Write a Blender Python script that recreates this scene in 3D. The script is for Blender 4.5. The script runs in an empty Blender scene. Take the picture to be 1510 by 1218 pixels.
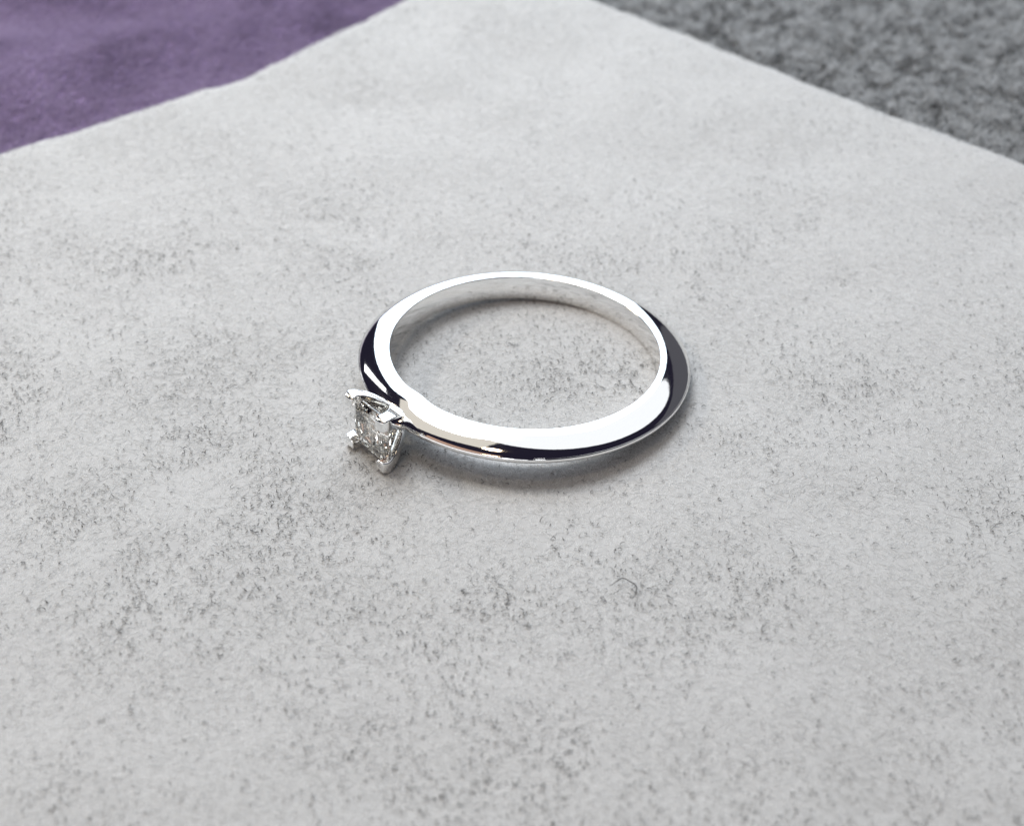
import bpy, bmesh, math
import numpy as np
from mathutils import Vector, Matrix

MM = 0.001
rng = np.random.default_rng(11)
scene = bpy.context.scene
col = scene.collection

# ------------------------------------------------------------------ camera
cam_d = bpy.data.cameras.new('camera')
cam = bpy.data.objects.new('camera', cam_d)
col.objects.link(cam)
cam_d.sensor_width = 36.0
cam_d.sensor_fit = 'HORIZONTAL'
cam_d.lens = 2200 / 1510 * 36
cam_d.clip_start = 0.002
cam_d.clip_end = 20
cam.location = Vector((0, -73.904, 55.49)) * MM
_e, _y = math.radians(38.37), math.radians(-0.487)
fw = Vector((0, math.cos(_e), -math.sin(_e)))
rt = Vector((1, 0, 0))
up = rt.cross(fw)
fw2 = fw * math.cos(_y) + rt * math.sin(_y)
rt2 = rt * math.cos(_y) - fw * math.sin(_y)
R = Matrix((rt2, up, -fw2)).transposed()
cam.rotation_euler = R.to_euler()
cam_d.dof.use_dof = True
cam_d.dof.focus_distance = 0.085
cam_d.dof.aperture_fstop = 55
scene.camera = cam

# ------------------------------------------------------------------ light
world = bpy.data.worlds.new('World')
scene.world = world
world.use_nodes = True
bg = world.node_tree.nodes['Background']
bg.inputs[0].default_value = (0.36, 0.32, 0.62, 1)
bg.inputs[1].default_value = 0.035


def area(name, loc, target, sx, sy, power, color, shape='RECTANGLE'):
    d = bpy.data.lights.new(name, 'AREA')
    d.shape = shape
    d.size, d.size_y = sx, sy
    d.energy = power
    d.color = color
    o = bpy.data.objects.new(name, d)
    col.objects.link(o)
    o.location = loc
    o.rotation_euler = (Vector(target) - Vector(loc)).to_track_quat('-Z', 'Y').to_euler()
    return o


def polar(az, el, d):
    a, e = math.radians(az), math.radians(el)
    return (d * math.sin(a) * math.cos(e), d * math.cos(a) * math.cos(e), d * math.sin(e))


area('back_window_light', polar(-3.5, 31, .29), (0, 0, 0), 0.225, 0.325, 0.62, (0.77, 0.885, 1.0))
area('roof_window_light', polar(42, 60, .34), (0, 0, 0), 0.378, 0.378, 0.32, (0.94, 0.97, 1.0), 'DISK')
area('side_window_light', polar(-44, 29, .50), (0, 0, 0), 0.045, 0.20, 0.07, (0.95, 0.97, 1.0))
area('ceiling_light', polar(-64, 66, .40), (0, 0, 0), 0.272, 0.272, 0.14, (1.0, 0.945, 0.83))
area('warm_lamp', polar(-66, 40, .30), (0, 0, 0), 0.05, 0.05, 0.17, (1.0, 0.86, 0.66), 'DISK')
area('warm_fill_light', polar(-138, 32, .50), (0, 0, 0), 0.40, 0.32, 0.16, (1.0, 0.62, 0.44))  # added warm panel: brightens the diamond, reddens the ridge reflection
area('front_fill_light', polar(-140, 9, .50), (0, 0, 0), 0.95, 0.12, 0.62, (0.96, 0.97, 1.0))  # unseen low panel added to fill the diamond and lift shadows
area('right_reflection_fill', polar(52, 13, .50), (0, 0, 0), 0.58, 0.26, 0.030, (0.95, 0.97, 1.0))  # dim panel added so the band's right side reflects grey
area('front_warm_fill', polar(-150, 72, .26), (0, 0, 0), 0.035, 0.035, 0.045, (1.0, 0.80, 0.55), 'DISK')  # added to tint the near cloth warm
for az_, el_, d_, r_, p_ in ((-30, 66, .175, .085, .185), (-104, 17, .5, .06, .06),
                             (-172, 14, .5, .06, .06), (-76, 24, .5, .06, .06), (168, 20, .5, .06, .06)):
    area('ceiling_and_sparkle_spot', polar(az_, el_, d_), (0, 0, 0), r_, r_, p_, (0.965, 0.985, 1.0), 'DISK')  # first is the overhead spot; the low ones are added for diamond sparkle

vs = scene.view_settings
vs.view_transform = 'Standard'
vs.look = 'None'
vs.exposure = 0.30
vs.gamma = 1.0
vs.use_curve_mapping = False
scene.cycles.max_bounces = 14
scene.cycles.diffuse_bounces = 3
scene.cycles.glossy_bounces = 8
scene.cycles.transmission_bounces = 14
scene.cycles.sample_clamp_indirect = 6.0
scene.cycles.use_denoising = True


# ------------------------------------------------------------------ helpers
def tag(o, label=None, cat=None, kind=None, group=None):
    if label: o['label'] = label
    if cat: o['category'] = cat
    if kind: o['kind'] = kind
    if group: o['group'] = group
    return o


def link(name, data, parent=None, mat=None):
    o = bpy.data.objects.new(name, data)
    col.objects.link(o)
    if parent: o.parent = parent
    if mat: data.materials.append(mat)
    return o


def mesh(name, verts, faces, mat=None, parent=None, smooth=True):
    me = bpy.data.meshes.new(name)
    me.from_pydata([tuple(v) for v in verts], [], [tuple(f) for f in faces])
    me.update()
    bm = bmesh.new(); bm.from_mesh(me)
    bmesh.ops.recalc_face_normals(bm, faces=bm.faces)
    bm.to_mesh(me); bm.free()
    if smooth:
        me.polygons.foreach_set('use_smooth', [True] * len(me.polygons))
    return link(name, me, parent, mat)


def vnoise(x, y, seed=0):
    """smooth value noise in -1..1, period-free lattice hash"""
    xi = np.floor(x).astype(np.int64); yi = np.floor(y).astype(np.int64)
    fx = x - xi; fy = y - yi
    fx = fx * fx * (3 - 2 * fx); fy = fy * fy * (3 - 2 * fy)

    def h(a, b):
        n = (a * 374761393 + b * 668265263 + seed * 1442695041) & 0x7fffffff
        n = ((n ^ (n >> 13)) * 1274126177) & 0x7fffffff
        n = n ^ (n >> 16)
        return (n & 0xffff) / 32767.5 - 1
    a = h(xi, yi) * (1 - fx) + h(xi + 1, yi) * fx
    b = h(xi, yi + 1) * (1 - fx) + h(xi + 1, yi + 1) * fx
    return a * (1 - fy) + b * fy


def fbm(x, y, seed=0, octs=3):
    s, amp, t = 0, 1.0, 0
    for k in range(octs):
        s = s + amp * vnoise(x * 2 ** k + 17.3 * k, y * 2 ** k - 9.1 * k, seed + k)
        t += amp; amp *= 0.5
    return s / t


def principled(name, color, rough=0.5, metallic=0.0, **kw):
    m = bpy.data.materials.new(name)
    m.use_nodes = True
    b = m.node_tree.nodes['Principled BSDF']
    b.inputs['Base Color'].default_value = (*color, 1)
    b.inputs['Roughness'].default_value = rough
    b.inputs['Metallic'].default_value = metallic
    for k, v in kw.items():
        b.inputs[k].default_value = v
    return m, m.node_tree, b


def cloth_material(name, dark, light, scale, bump):
    m, nt, b = principled(name, light, 1.0)
    b.inputs['Specular IOR Level'].default_value = 0.1
    tc = nt.nodes.new('ShaderNodeTexCoord')
    no = nt.nodes.new('ShaderNodeTexNoise')
    no.inputs['Scale'].default_value = scale
    no.inputs['Detail'].default_value = 5
    no.inputs['Roughness'].default_value = 0.6
    nt.links.new(tc.outputs['Object'], no.inputs['Vector'])
    r = nt.nodes.new('ShaderNodeValToRGB')
    r.color_ramp.elements[0].position = 0.32
    r.color_ramp.elements[1].position = 0.62
    r.color_ramp.elements[0].color = (*dark, 1)
    r.color_ramp.elements[1].color = (*light, 1)
    nt.links.new(no.outputs['Fac'], r.inputs['Fac'])
    nt.links.new(r.outputs['Color'], b.inputs['Base Color'])
    bp = nt.nodes.new('ShaderNodeBump')
    bp.inputs['Strength'].default_value = 0.6
    bp.inputs['Distance'].default_value = bump
    nt.links.new(no.outputs['Fac'], bp.inputs['Height'])
    nt.links.new(bp.outputs['Normal'], b.inputs['Normal'])
    return m


def fibre_material(name, ramp):
    """fibre colour comes from the per-fibre 'shade' number through a ramp"""
    m, nt, b = principled(name, ramp[-1][1], 0.85)
    b.inputs['Specular IOR Level'].default_value = 0.15
    at = nt.nodes.new('ShaderNodeAttribute'); at.attribute_name = 'shade'
    r = nt.nodes.new('ShaderNodeValToRGB')
    els = r.color_ramp.elements
    while len(els) < len(ramp): els.new(0.5)
    for e, (p, c) in zip(els, ramp):
        e.position = p; e.color = (*c, 1)
    nt.links.new(at.outputs['Fac'], r.inputs['Fac'])
    nt.links.new(r.outputs['Color'], b.inputs['Base Color'])
    tl = nt.nodes.new('ShaderNodeBsdfTranslucent')      # thin fibre lets light through
    mx = nt.nodes.new('ShaderNodeMixShader'); mx.inputs[0].default_value = .5
    nt.links.new(r.outputs['Color'], tl.inputs['Color'])
    nt.links.new(b.outputs[0], mx.inputs[1]); nt.links.new(tl.outputs[0], mx.inputs[2])
    nt.links.new(mx.outputs[0], nt.nodes['Material Output'].inputs['Surface'])
    return m


def fibres(name, pts, radii, shade, mat, parent):
    """pts (n, k, 3) in mm, radii (n, k) in mm, shade (n)"""
    n, k, _ = pts.shape
    cu = bpy.data.hair_curves.new(name)
    cu.add_curves([k] * n)
    cu.attributes['position'].data.foreach_set('vector', (pts * MM).astype(np.float32).ravel())
    ra = cu.attributes.get('radius') or cu.attributes.new('radius', 'FLOAT', 'POINT')
    ra.data.foreach_set('value', (radii * MM).astype(np.float32).ravel())
    sh = cu.attributes.new('shade', 'FLOAT', 'CURVE')
    sh.data.foreach_set('value', shade.astype(np.float32))
    o = link(name, cu, parent, mat)
    o['kind'] = 'stuff'
    return o


# ------------------------------------------------------------------ table top (carries the cloths)
TABLE_Z = -3.0
tm, tnt, tb = principled('table_paint', (0.18, 0.17, 0.16), 0.5)
tn = tnt.nodes.new('ShaderNodeTexNoise'); tn.inputs['Scale'].default_value = 60
tr = tnt.nodes.new('ShaderNodeValToRGB')
tr.color_ramp.elements[0].color = (0.15, 0.14, 0.13, 1); tr.color_ramp.elements[1].color = (0.21, 0.20, 0.19, 1)
tnt.links.new(tn.outputs['Fac'], tr.inputs['Fac']); tnt.links.new(tr.outputs['Color'], tb.inputs['Base Color'])
x0, x1, y0, y1 = -260, 260, -220, 320
tv = [(x, y, z) for z in (TABLE_Z - 20, TABLE_Z) for x, y in ((x0, y0), (x1, y0), (x1, y1), (x0, y1))]
table = mesh('tabletop', np.array(tv) * MM, [(0, 1, 2, 3), (4, 5, 6, 7), (0, 1, 5, 4), (1, 2, 6, 5), (2, 3, 7, 6), (3, 0, 4, 7)], tm, None, False)
tag(table, 'dark matt table top under the cloths', 'table', 'structure')


# ------------------------------------------------------------------ sheets
def sheet(name, fn, su, sv, thick, mat, bottom):
    """fn(u, v) -> x, y, z in mm over the grids su, sv; closed with a skirt and underside"""
    U, V = np.meshgrid(su, sv, indexing='ij')
    x, y, z = fn(U, V)
    nu, nv = U.shape
    top = np.stack([x, y, z], -1).reshape(-1, 3)
    idx = np.arange(nu * nv).reshape(nu, nv)
    f = np.stack([idx[:-1, :-1], idx[1:, :-1], idx[1:, 1:], idx[:-1, 1:]], -1).reshape(-1, 4)
    ring = np.concatenate([idx[:, 0], idx[-1, 1:], idx[-2::-1, -1], idx[0, -2:0:-1]])
    low = top[ring].copy(); low[:, 2] = bottom
    nb = len(top); m = len(ring)
    k = np.arange(m)
    sk = np.stack([ring, ring[(k + 1) % m], nb + (k + 1) % m, nb + k], -1)
    verts = np.concatenate([top, low]) * MM
    faces = [tuple(a) for a in f] + [tuple(a) for a in sk] + [tuple(nb + k)]
    return mesh(name, verts, faces, mat)


# --- pale grey cloth: a square corner pointing away, its left edge slightly drawn in
K = np.array([-2.45, 67.5])
A = np.array([-math.sqrt(.5), -math.sqrt(.5)])
B = np.array([math.sqrt(.5), -math.sqrt(.5)])
edge_s = np.array([0, 12, 25, 33, 43, 54, 70, 110, 190.])
edge_d = np.array([0, .0, 2.0, 2.8, 1.35, 0.0, -1.2, -2, -2])


def pale_map(s, t):
    d = np.interp(s, edge_s, edge_d)
    d = d + 0.22 * vnoise(s / 2.3, s * 0 + 3, 5) + 0.10 * vnoise(s / .6, s * 0 + 1, 6)
    d2 = 0.20 * vnoise(t / 2.6, t * 0 + 8, 7) + 0.10 * vnoise(t / .6, t * 0 + 4, 8)
    ss = s + d2 * np.exp(-s / 5)
    tt = t + d * np.exp(-t / 22)
    x = K[0] + A[0] * ss + B[0] * tt
    y = K[1] + A[1] * ss + B[1] * tt
    e = np.minimum(s, t)
    z = 0.16 * fbm(x / 9, y / 9, 21, 2) + 0.012 * fbm(x / 1.6, y / 1.6, 25, 2)
    flat = np.clip(np.hypot(x, y) / 14, 0, 1) ** 2          # the ring has pressed the nap level
    z = z * (0.35 + 0.65 * flat)
    z = z - 0.55 * np.exp(-e / 0.45) - 0.10
    return x, y, z


def spaced(a, b, fine_from, fine_to, fine, coarse):
    return np.unique(np.concatenate([np.arange(a, fine_from, coarse), np.arange(fine_from, fine_to, fine), np.arange(fine_to, b + coarse, coarse)]))


pale_mat = cloth_material('pale_suede_backing', (0.375, 0.377, 0.38), (0.43, 0.432, 0.435), 2200, 0.00003)
gs = np.unique(np.concatenate([np.arange(0, 2, .25), np.arange(2, 130, .5), np.arange(130, 191, 3)]))
pale = sheet('pale_cloth', pale_map, gs, gs, 1.2, pale_mat, -1.25)
tag(pale, 'pale grey suede cloth with flecked nap carrying the diamond ring', 'cloth')

# nap of the pale cloth
N = 800000
s = rng.uniform(0.05, 151, N); t = rng.uniform(0.05, 151, N)
x, y, z = pale_map(s, t)
dist = y + 73.9
keep = (np.abs(x) < 0.55 * dist + 26) & (y > -72)
s, t, x, y, z = s[keep], t[keep], x[keep], y[keep], z[keep]
n = len(x)
print('pale fibres', n)


def nap(x, y, z, length, lift, rad, spread, k=4, curl=0.25, seed=40, flow_scale=7.0, base_ang=-0.9, flow_amp=1.5):
    n = len(x)
    flow = base_ang + flow_amp * fbm(x / flow_scale, y / flow_scale, seed, 2) + 0.5 * vnoise(x / 1.1, y / 1.1, seed + 9)
    ang = flow + rng.normal(0, spread, n)
    bend = rng.normal(0, curl, n)
    P = np.zeros((n, k, 3)); Rr = np.zeros((n, k))
    px, py, pz = x.copy(), y.copy(), z.copy()
    a = ang.copy()
    for i in range(k):
        u = i / (k - 1)
        P[:, i, 0] = px; P[:, i, 1] = py
        P[:, i, 2] = z + lift * math.sin(min(1.0, u * 1.25) * math.pi * 0.5) - lift * 0.35 * u ** 3
        step = length / (k - 1)
        px = px + np.cos(a) * step; py = py + np.sin(a) * step
        a = a + bend
        Rr[:, i] = rad * (1.0 - 0.55 * u)
    return P, Rr


def pale_nap():
    L = rng.uniform(.30, .75, n)
    lift = rng.uniform(.005, .035, n)
    rad = rng.uniform(.010, .017, n)
    P, Rr = nap(x, y, z, L, lift, rad, .8, base_ang=-1.45, flow_amp=.8)
    sh = 0.74 + 0.018 * rng.normal(0, 1, n) + 0.06 * fbm(x / 5, y / 5, 60, 3) + 0.10 * fbm(x / 18, y / 18, 64, 2)
    return P, Rr, np.clip(sh, 0.45, .92)


P, Rr, sh = pale_nap()
# darker flecks in drifts: charcoal fibre ends, also painting shaded gaps in the nap
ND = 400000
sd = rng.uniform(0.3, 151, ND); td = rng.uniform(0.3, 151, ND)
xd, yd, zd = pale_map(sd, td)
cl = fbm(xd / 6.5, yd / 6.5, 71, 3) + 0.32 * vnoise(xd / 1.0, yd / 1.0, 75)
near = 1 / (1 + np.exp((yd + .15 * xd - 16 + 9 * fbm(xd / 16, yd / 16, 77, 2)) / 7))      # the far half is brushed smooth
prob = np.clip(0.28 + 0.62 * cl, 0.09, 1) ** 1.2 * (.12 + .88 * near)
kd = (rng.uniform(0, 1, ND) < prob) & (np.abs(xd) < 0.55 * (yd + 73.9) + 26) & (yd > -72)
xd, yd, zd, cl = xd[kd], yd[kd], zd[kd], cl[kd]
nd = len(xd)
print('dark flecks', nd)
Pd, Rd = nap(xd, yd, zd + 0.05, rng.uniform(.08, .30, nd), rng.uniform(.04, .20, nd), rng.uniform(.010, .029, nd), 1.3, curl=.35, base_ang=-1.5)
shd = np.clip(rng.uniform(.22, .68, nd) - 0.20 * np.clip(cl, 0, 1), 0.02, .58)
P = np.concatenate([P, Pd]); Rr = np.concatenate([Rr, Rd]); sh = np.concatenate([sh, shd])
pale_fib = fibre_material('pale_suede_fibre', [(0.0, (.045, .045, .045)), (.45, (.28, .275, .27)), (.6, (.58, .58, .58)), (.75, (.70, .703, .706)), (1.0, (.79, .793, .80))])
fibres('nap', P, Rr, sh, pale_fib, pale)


# --- purple cloth beneath, back left
def purple_map(u, v):
    x, y = u, v
    off = np.clip(((y - x) - 70) / 1.414, 0, 60)   # distance behind the pale cloth's edge
    amp = np.clip(off / 12, 0, 1)
    z = -1.30 + amp * (1.7 * fbm((x + y * .35) / 34, (y - x * .2) / 13, 81, 2) + .25)
    z = z + .06 * fbm(x / 2, y / 2, 85, 2)
    return x, y, z


purple_mat = cloth_material('purple_plush_backing', (0.10, 0.075, 0.14), (0.20, 0.145, 0.26), 1500, 0.0001)
pu = np.unique(np.concatenate([np.arange(-150, -100, 4), np.arange(-100, -2.4, 1.0), [-2.6]]))
pv = np.unique(np.concatenate([np.arange(-110, 0, 5), np.arange(0, 110, 1.0), np.arange(110, 180, 5)]))
purple = sheet('purple_cloth', purple_map, pu, pv, 1.5, purple_mat, TABLE_Z + .02)
tag(purple, 'soft purple plush cloth showing behind the pale cloth', 'cloth')
NP = 320000
xp = rng.uniform(-115, -3, NP); yp = rng.uniform(-15, 105, NP)
_, _, zp = purple_map(xp, yp)
kp = ((yp - xp) > 64) & (np.abs(xp) < .6 * (yp + 73.9) + 26)
xp, yp, zp = xp[kp], yp[kp], zp[kp]; m_ = len(xp)
Pp, Rp = nap(xp, yp, zp, rng.uniform(.5, 1.1, m_), rng.uniform(.1, .4, m_), rng.uniform(.022, .04, m_), .5, seed=140, flow_scale=14, base_ang=.4)
shp = np.clip(.58 + .12 * rng.normal(0, 1, m_) + .5 * fbm(xp / 6, yp / 6, 150, 3), 0, 1)
pf = fibre_material('purple_plush_fibre', [(0, (.14, .11, .185)), (.5, (.32, .255, .39)), (1, (.43, .355, .51))])
fibres('nap', Pp, Rp, shp, pf, purple)


# --- coarse dark grey cloth beneath, back right
def grey_map(u, v):
    x, y = u, v
    z = -1.42 + .12 * fbm(x / 8, y / 8, 91, 2) + .10 * fbm(x / 1.3, y / 1.3, 95, 2)
    return x, y, z


grey_mat = cloth_material('grey_fleece_backing', (0.07, 0.07, 0.072), (0.24, 0.24, 0.24), 900, 0.0003)
gu = np.unique(np.concatenate([[-2.2], np.arange(-2, 100, 1.0), np.arange(100, 151, 4)]))
grey = sheet('grey_cloth', grey_map, gu, pv, 1.5, grey_mat, TABLE_Z + .02)
tag(grey, 'coarse dark grey fleece cloth showing behind the pale cloth', 'cloth')
NG = 300000
xg = rng.uniform(-1.5, 115, NG); yg = rng.uniform(-15, 105, NG)
_, _, zg = grey_map(xg, yg)
kg = ((yg + xg) > 59) & (np.abs(xg) < .6 * (yg + 73.9) + 26)
xg, yg, zg = xg[kg], yg[kg], zg[kg]; m_ = len(xg)
tuft = np.clip(.5 + 1.8 * fbm(xg / .6, yg / .9, 160, 3), 0, 1)
Pg, Rg = nap(xg, yg, zg, rng.uniform(.5, 1.2, m_), rng.uniform(.05, .25, m_) + .95 * tuft, rng.uniform(.025, .045, m_), 1.2, k=6, curl=.5, seed=170, flow_scale=2.5, base_ang=-1.5)
shg = np.clip(.12 + .62 * tuft + .12 * rng.normal(0, 1, m_), 0, 1)
gf = fibre_material('grey_fleece_fibre', [(0, (.09, .093, .10)), (.5, (.39, .40, .41)), (1, (.70, .71, .72))])
fibres('nap', Pg, Rg, shg, gf, grey)

# ------------------------------------------------------------------ ring
gold, gnt, gb = principled('polished_white_gold', (0.90, 0.895, 0.885), 0.045, 1.0)
gn = gnt.nodes.new('ShaderNodeTexNoise'); gn.inputs['Scale'].default_value = 900; gn.inputs['Detail'].default_value = 4
gtc = gnt.nodes.new('ShaderNodeTexCoord'); gnt.links.new(gtc.outputs['Object'], gn.inputs['Vector'])
gr = gnt.nodes.new('ShaderNodeMapRange'); gr.inputs['To Min'].default_value = .025; gr.inputs['To Max'].default_value = .075
gnt.links.new(gn.outputs['Fac'], gr.inputs['Value']); gnt.links.new(gr.outputs['Result'], gb.inputs['Roughness'])
gbp = gnt.nodes.new('ShaderNodeBump'); gbp.inputs['Strength'].default_value = .12; gbp.inputs['Distance'].default_value = .00003
gnt.links.new(gn.outputs['Fac'], gbp.inputs['Height']); gnt.links.new(gbp.outputs['Normal'], gb.inputs['Normal'])

ring = bpy.data.objects.new('diamond_ring', None)
col.objects.link(ring)
ring.empty_display_size = .005
tag(ring, 'polished white metal ring with square diamond lying on pale cloth', 'ring')
RZ = 1.22
tx, ty = math.radians(2.7), math.radians(2.0)
nrm = Vector((math.sin(tx), math.sin(ty), 1)).normalized()
ux = Vector((0, 1, 0)).cross(nrm).normalized()
vy = nrm.cross(ux)
ring.matrix_world = Matrix.Translation(Vector((0, 0, RZ)) * MM) @ Matrix((ux, vy, nrm)).transposed().to_4x4()
HEAD = math.radians(-138.6)

# band: knife-edge section, high polish, a little fuller where it meets the head
ri, ro, hh = 8.24, 10.18, 0.86
half = []
for k in range(6):                                   # rounded inner corner
    a = math.pi * .5 * k / 5
    half.append((ri + .09 - .09 * math.cos(a), hh - .09 + .09 * math.sin(a)))
ZR, RR = .15, .07                                    # blunt outer ridge
for k in range(1, 31):
    u = math.sin(.5 * math.pi * k / 30) ** .9
    half.append((ri + .09 + (ro - RR - ri - .09) * u, ZR + (hh - ZR) * max(0.0, 1 - u ** 1.85) ** .82))
for k in range(1, 7):
    a = math.pi * .5 * k / 6
    half.append((ro - RR + RR * math.sin(a), ZR * math.cos(a) if k < 6 else 0.0))
prof = [(ri - .05, 0.0), (ri - .042, .35)] + half + [(r, -zz) for r, zz in half[-2::-1]] + [(ri - .042, -.35)]
SEG = 320
bv, bf = [], []
for i in range(SEG):
    a = 2 * math.pi * i / SEG
    dh = (a - HEAD + math.pi) % (2 * math.pi) - math.pi
    sh_ = math.exp(-(dh / .11) ** 2)
    for r, zz in prof:
        q = (r - ri) / (ro - ri)
        zz2 = zz * (1 + .10 * sh_)
        r2 = r - .10 * sh_ * (1 - q)
        bv.append((r2 * math.cos(a) * MM, r2 * math.sin(a) * MM, zz2 * MM))
np_ = len(prof)
for i in range(SEG):
    for k in range(np_):
        bf.append((i * np_ + k, ((i + 1) % SEG) * np_ + k, ((i + 1) % SEG) * np_ + (k + 1) % np_, i * np_ + (k + 1) % np_))
band = mesh('band', bv, bf, gold, ring)

# head frame: local z outward along the radius, local y along the ring axis
hd = Vector((math.cos(HEAD), math.sin(HEAD), 0))
hn = Vector((0, 0, 1))
he = hn.cross(hd)
HM = Matrix((he, hn, hd)).transposed().to_4x4()      # columns: x, y, z
HDZ = -0.06


def hp(x, y, z):
    v = HM @ Vector((x, y, z)); v.z += HDZ
    return v * MM


# setting: tapered collet that grows out of the band
cs = [(9.2, .55), (9.75, .62), (10.15, .80), (10.45, .92)]
sv_, sf_ = [], []
for zz, h in cs:
    for k in range(16):
        a = 2 * math.pi * (k + .5) / 16
        c, s_ = math.cos(a), math.sin(a)
        q = h / max(abs(c), abs(s_)) ** .75
        sv_.append(hp(q * c, q * s_, zz))
for j in range(len(cs) - 1):
    for k in range(16):
        sf_.append((j * 16 + k, j * 16 + (k + 1) % 16, (j + 1) * 16 + (k + 1) % 16, (j + 1) * 16 + k))
sf_ += [tuple(range(16)), tuple(range((len(cs) - 1) * 16, len(cs) * 16))]
setting = mesh('setting', sv_, sf_, gold, ring)

# four folded corner claws, with scalloped openings between them
H0, H1 = 9.95, 12.28
TH = .54
for qx, qy in ((-1, 1), (1, 1), (1, -1), (-1, -1)):
    pv_, pf_ = [], []
    NS = 22
    for j in range(NS + 1):
        u = j / NS
        s_ = .84 + 1.08 * math.sin(min(1, u * 1.02) * math.pi / 2) ** .85
        g = max(0.0, min(1.0, (u - .22) / .55))
        o = (s_ - .80) * math.sqrt(1 - (1 - g) ** 2)
        w = s_ - o - .004
        if u > .78:
            kx = (u - .78) / .22
            s_ -= .17 * kx * kx
            w -= .10 * kx * kx
        th = TH
        L6 = [(s_, s_), (s_ - w, s_), (s_ - w, s_ - th), (s_ - th, s_ - th), (s_ - th, s_ - w), (s_, s_ - w)]
        zz = H0 + (H1 - H0) * u
        for a, b in L6:
            pv_.append(hp(a * qx, b * qy, zz))
    for j in range(NS):
        for k in range(6):
            pf_.append((j * 6 + k, j * 6 + (k + 1) % 6, (j + 1) * 6 + (k + 1) % 6, (j + 1) * 6 + k))
    e_ = NS * 6
    pf_ += [(0, 1, 2, 3), (0, 3, 4, 5), (e_, e_ + 1, e_ + 2, e_ + 3), (e_, e_ + 3, e_ + 4, e_ + 5)]
    pr = mesh('prong', pv_, pf_, gold, setting, False)
    bvl = pr.modifiers.new('bevel', 'BEVEL')
    bvl.width = .14 * MM; bvl.segments = 4; bvl.limit_method = 'ANGLE'; bvl.angle_limit = math.radians(40)
    for p_ in pr.data.polygons: p_.use_smooth = True

# square-cut diamond
dm = bpy.data.materials.new('diamond')
dm.use_nodes = True
dnt = dm.node_tree
dnt.nodes.remove(dnt.nodes['Principled BSDF'])
dg = dnt.nodes.new('ShaderNodeBsdfGlass')
dg.inputs['IOR'].default_value = 2.42
dg.inputs['Roughness'].default_value = 0.0
dg.inputs['Color'].default_value = (.985, .98, .965, 1)
dnt.links.new(dg.outputs[0], dnt.nodes['Material Output'].inputs['Surface'])
G, Z0 = 1.60, 11.66
dv, df = [], []


def V(x, y, z):
    dv.append(hp(x, y, z)); return len(dv) - 1


gi = [(-1, -1), (1, -1), (1, 1), (-1, 1)]
gt = [V(G * a, G * b, Z0 + .03) for a, b in gi]
gl = [V(G * a, G * b, Z0 - .03) for a, b in gi]
tbx = [V(.64 * G * a, .64 * G * b, Z0 + .34) for a, b in gi]
mid = [V(.80 * G * (gi[k][0] + gi[(k + 1) % 4][0]) * .5, .80 * G * (gi[k][1] + gi[(k + 1) % 4][1]) * .5, Z0 + .27) for k in range(4)]
cul = V(0, 0, Z0 - 1.50)
df.append(tuple(tbx))
for k in range(4):
    l = (k + 1) % 4
    df += [(gt[k], gt[l], mid[k]), (gt[k], mid[k], tbx[k]), (gt[l], tbx[l], mid[k]), (tbx[k], mid[k], tbx[l])]
    df.append((gt[k], gl[k], gl[l], gt[l]))
fr = [.22, .46, .72]
DP = 1.47
ridge = [[V(G * a * (1 - f), G * b * (1 - f), Z0 - .03 - DP * f ** .90) for f in fr] for a, b in gi]
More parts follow.
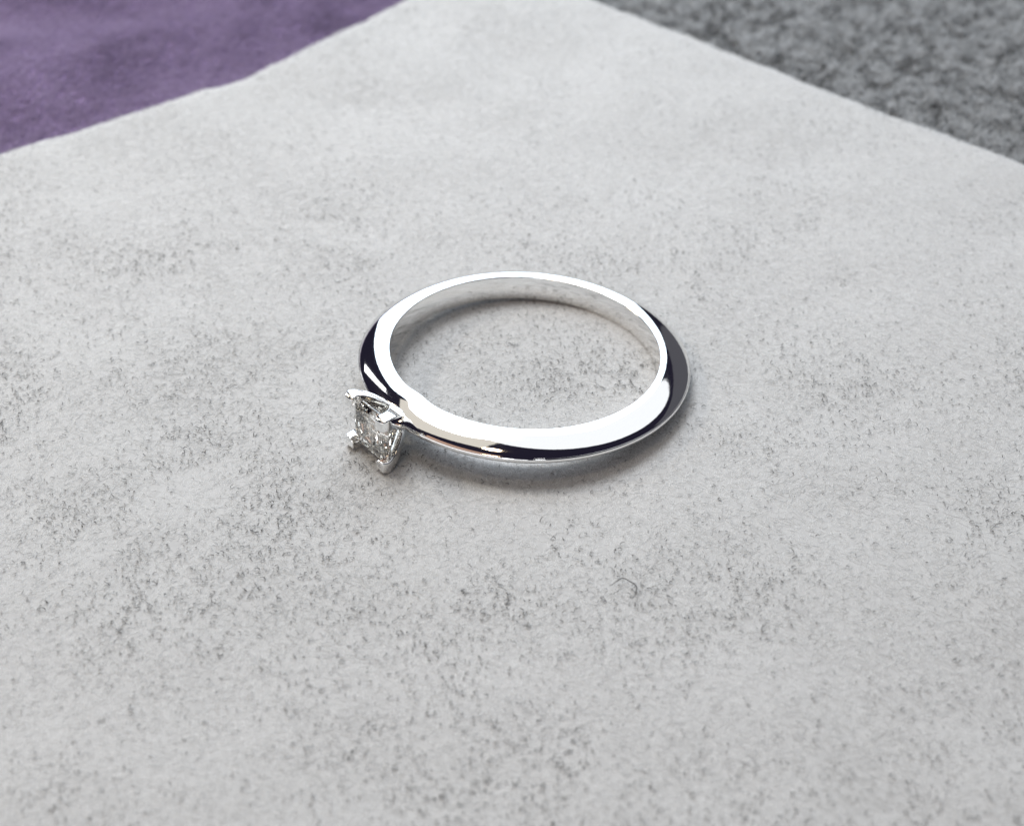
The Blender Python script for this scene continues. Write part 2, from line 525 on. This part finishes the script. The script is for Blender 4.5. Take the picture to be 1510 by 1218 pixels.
for k in range(4):
    l = (k + 1) % 4
    cxm, cym = (gi[k][0] + gi[l][0]) * .5, (gi[k][1] + gi[l][1]) * .5
    ms = [V(G * cxm * r_, G * cym * r_, Z0 - .03 - DP * d_) for r_, d_ in ((.88, .24), (.62, .50), (.33, .77))]
    ra = [gl[k]] + ridge[k] + [cul]
    rb = [gl[l]] + ridge[l] + [cul]
    df.append((ra[0], rb[0], ms[0]))
    for q in range(3):
        df += [(ra[q], ms[q], ra[q + 1]), (rb[q], rb[q + 1], ms[q])]
        if q < 2:
            df += [(ra[q + 1], ms[q], ms[q + 1]), (rb[q + 1], ms[q + 1], ms[q])]
    df += [(ra[3], ms[2], cul), (rb[3], cul, ms[2])]
mesh('diamond', dv, df, dm, ring, False)

# ------------------------------------------------------------------ stray lint fibre on the cloth
hm_, _, _ = principled('dark_lint', (.035, .035, .035), .6)
cp = [Vector(c) for c in ((4.42, -18.5, .16), (4.62, -18.42, .22), (4.98, -18.15, .30), (5.22, -18.16, .34), (5.52, -18.42, .36), (5.78, -18.66, .33), (5.80, -18.95, .28), (5.70, -19.28, .20), (5.55, -19.36, .16), (5.42, -19.34, .14))]
pts = []
for i in range(len(cp) - 1):
    p0, p1, p2, p3 = cp[max(i - 1, 0)], cp[i], cp[i + 1], cp[min(i + 2, len(cp) - 1)]
    for k in range(4):
        u = k / 4
        pts.append(.5 * ((2 * p1) + (p2 - p0) * u + (2 * p0 - 5 * p1 + 4 * p2 - p3) * u * u + (3 * p1 - p0 - 3 * p2 + p3) * u ** 3))
pts.append(cp[-1])
lv, lf = [], []
for i, p in enumerate(pts):
    tdir = (pts[min(i + 1, len(pts) - 1)] - pts[max(i - 1, 0)]).normalized()
    sx = tdir.cross(Vector((0, 0, 1))).normalized(); sy = sx.cross(tdir)
    u = i / (len(pts) - 1)
    r = .011 + .022 * math.sin(math.pi * min(1, u * .9 + .1)) ** 1.2 * (0.6 + .6 * u)
    for k in range(6):
        a = 2 * math.pi * k / 6
        lv.append((p + sx * r * math.cos(a) + sy * r * math.sin(a)) * MM)
for i in range(len(pts) - 1):
    for k in range(6):
        lf.append((i * 6 + k, i * 6 + (k + 1) % 6, (i + 1) * 6 + (k + 1) % 6, (i + 1) * 6 + k))
lf += [tuple(range(6)), tuple(range(len(lv) - 6, len(lv)))]
lint = mesh('lint_fibre', lv, lf, hm_)
tag(lint, 'thin dark curled lint fibre lying on the pale cloth', 'lint')
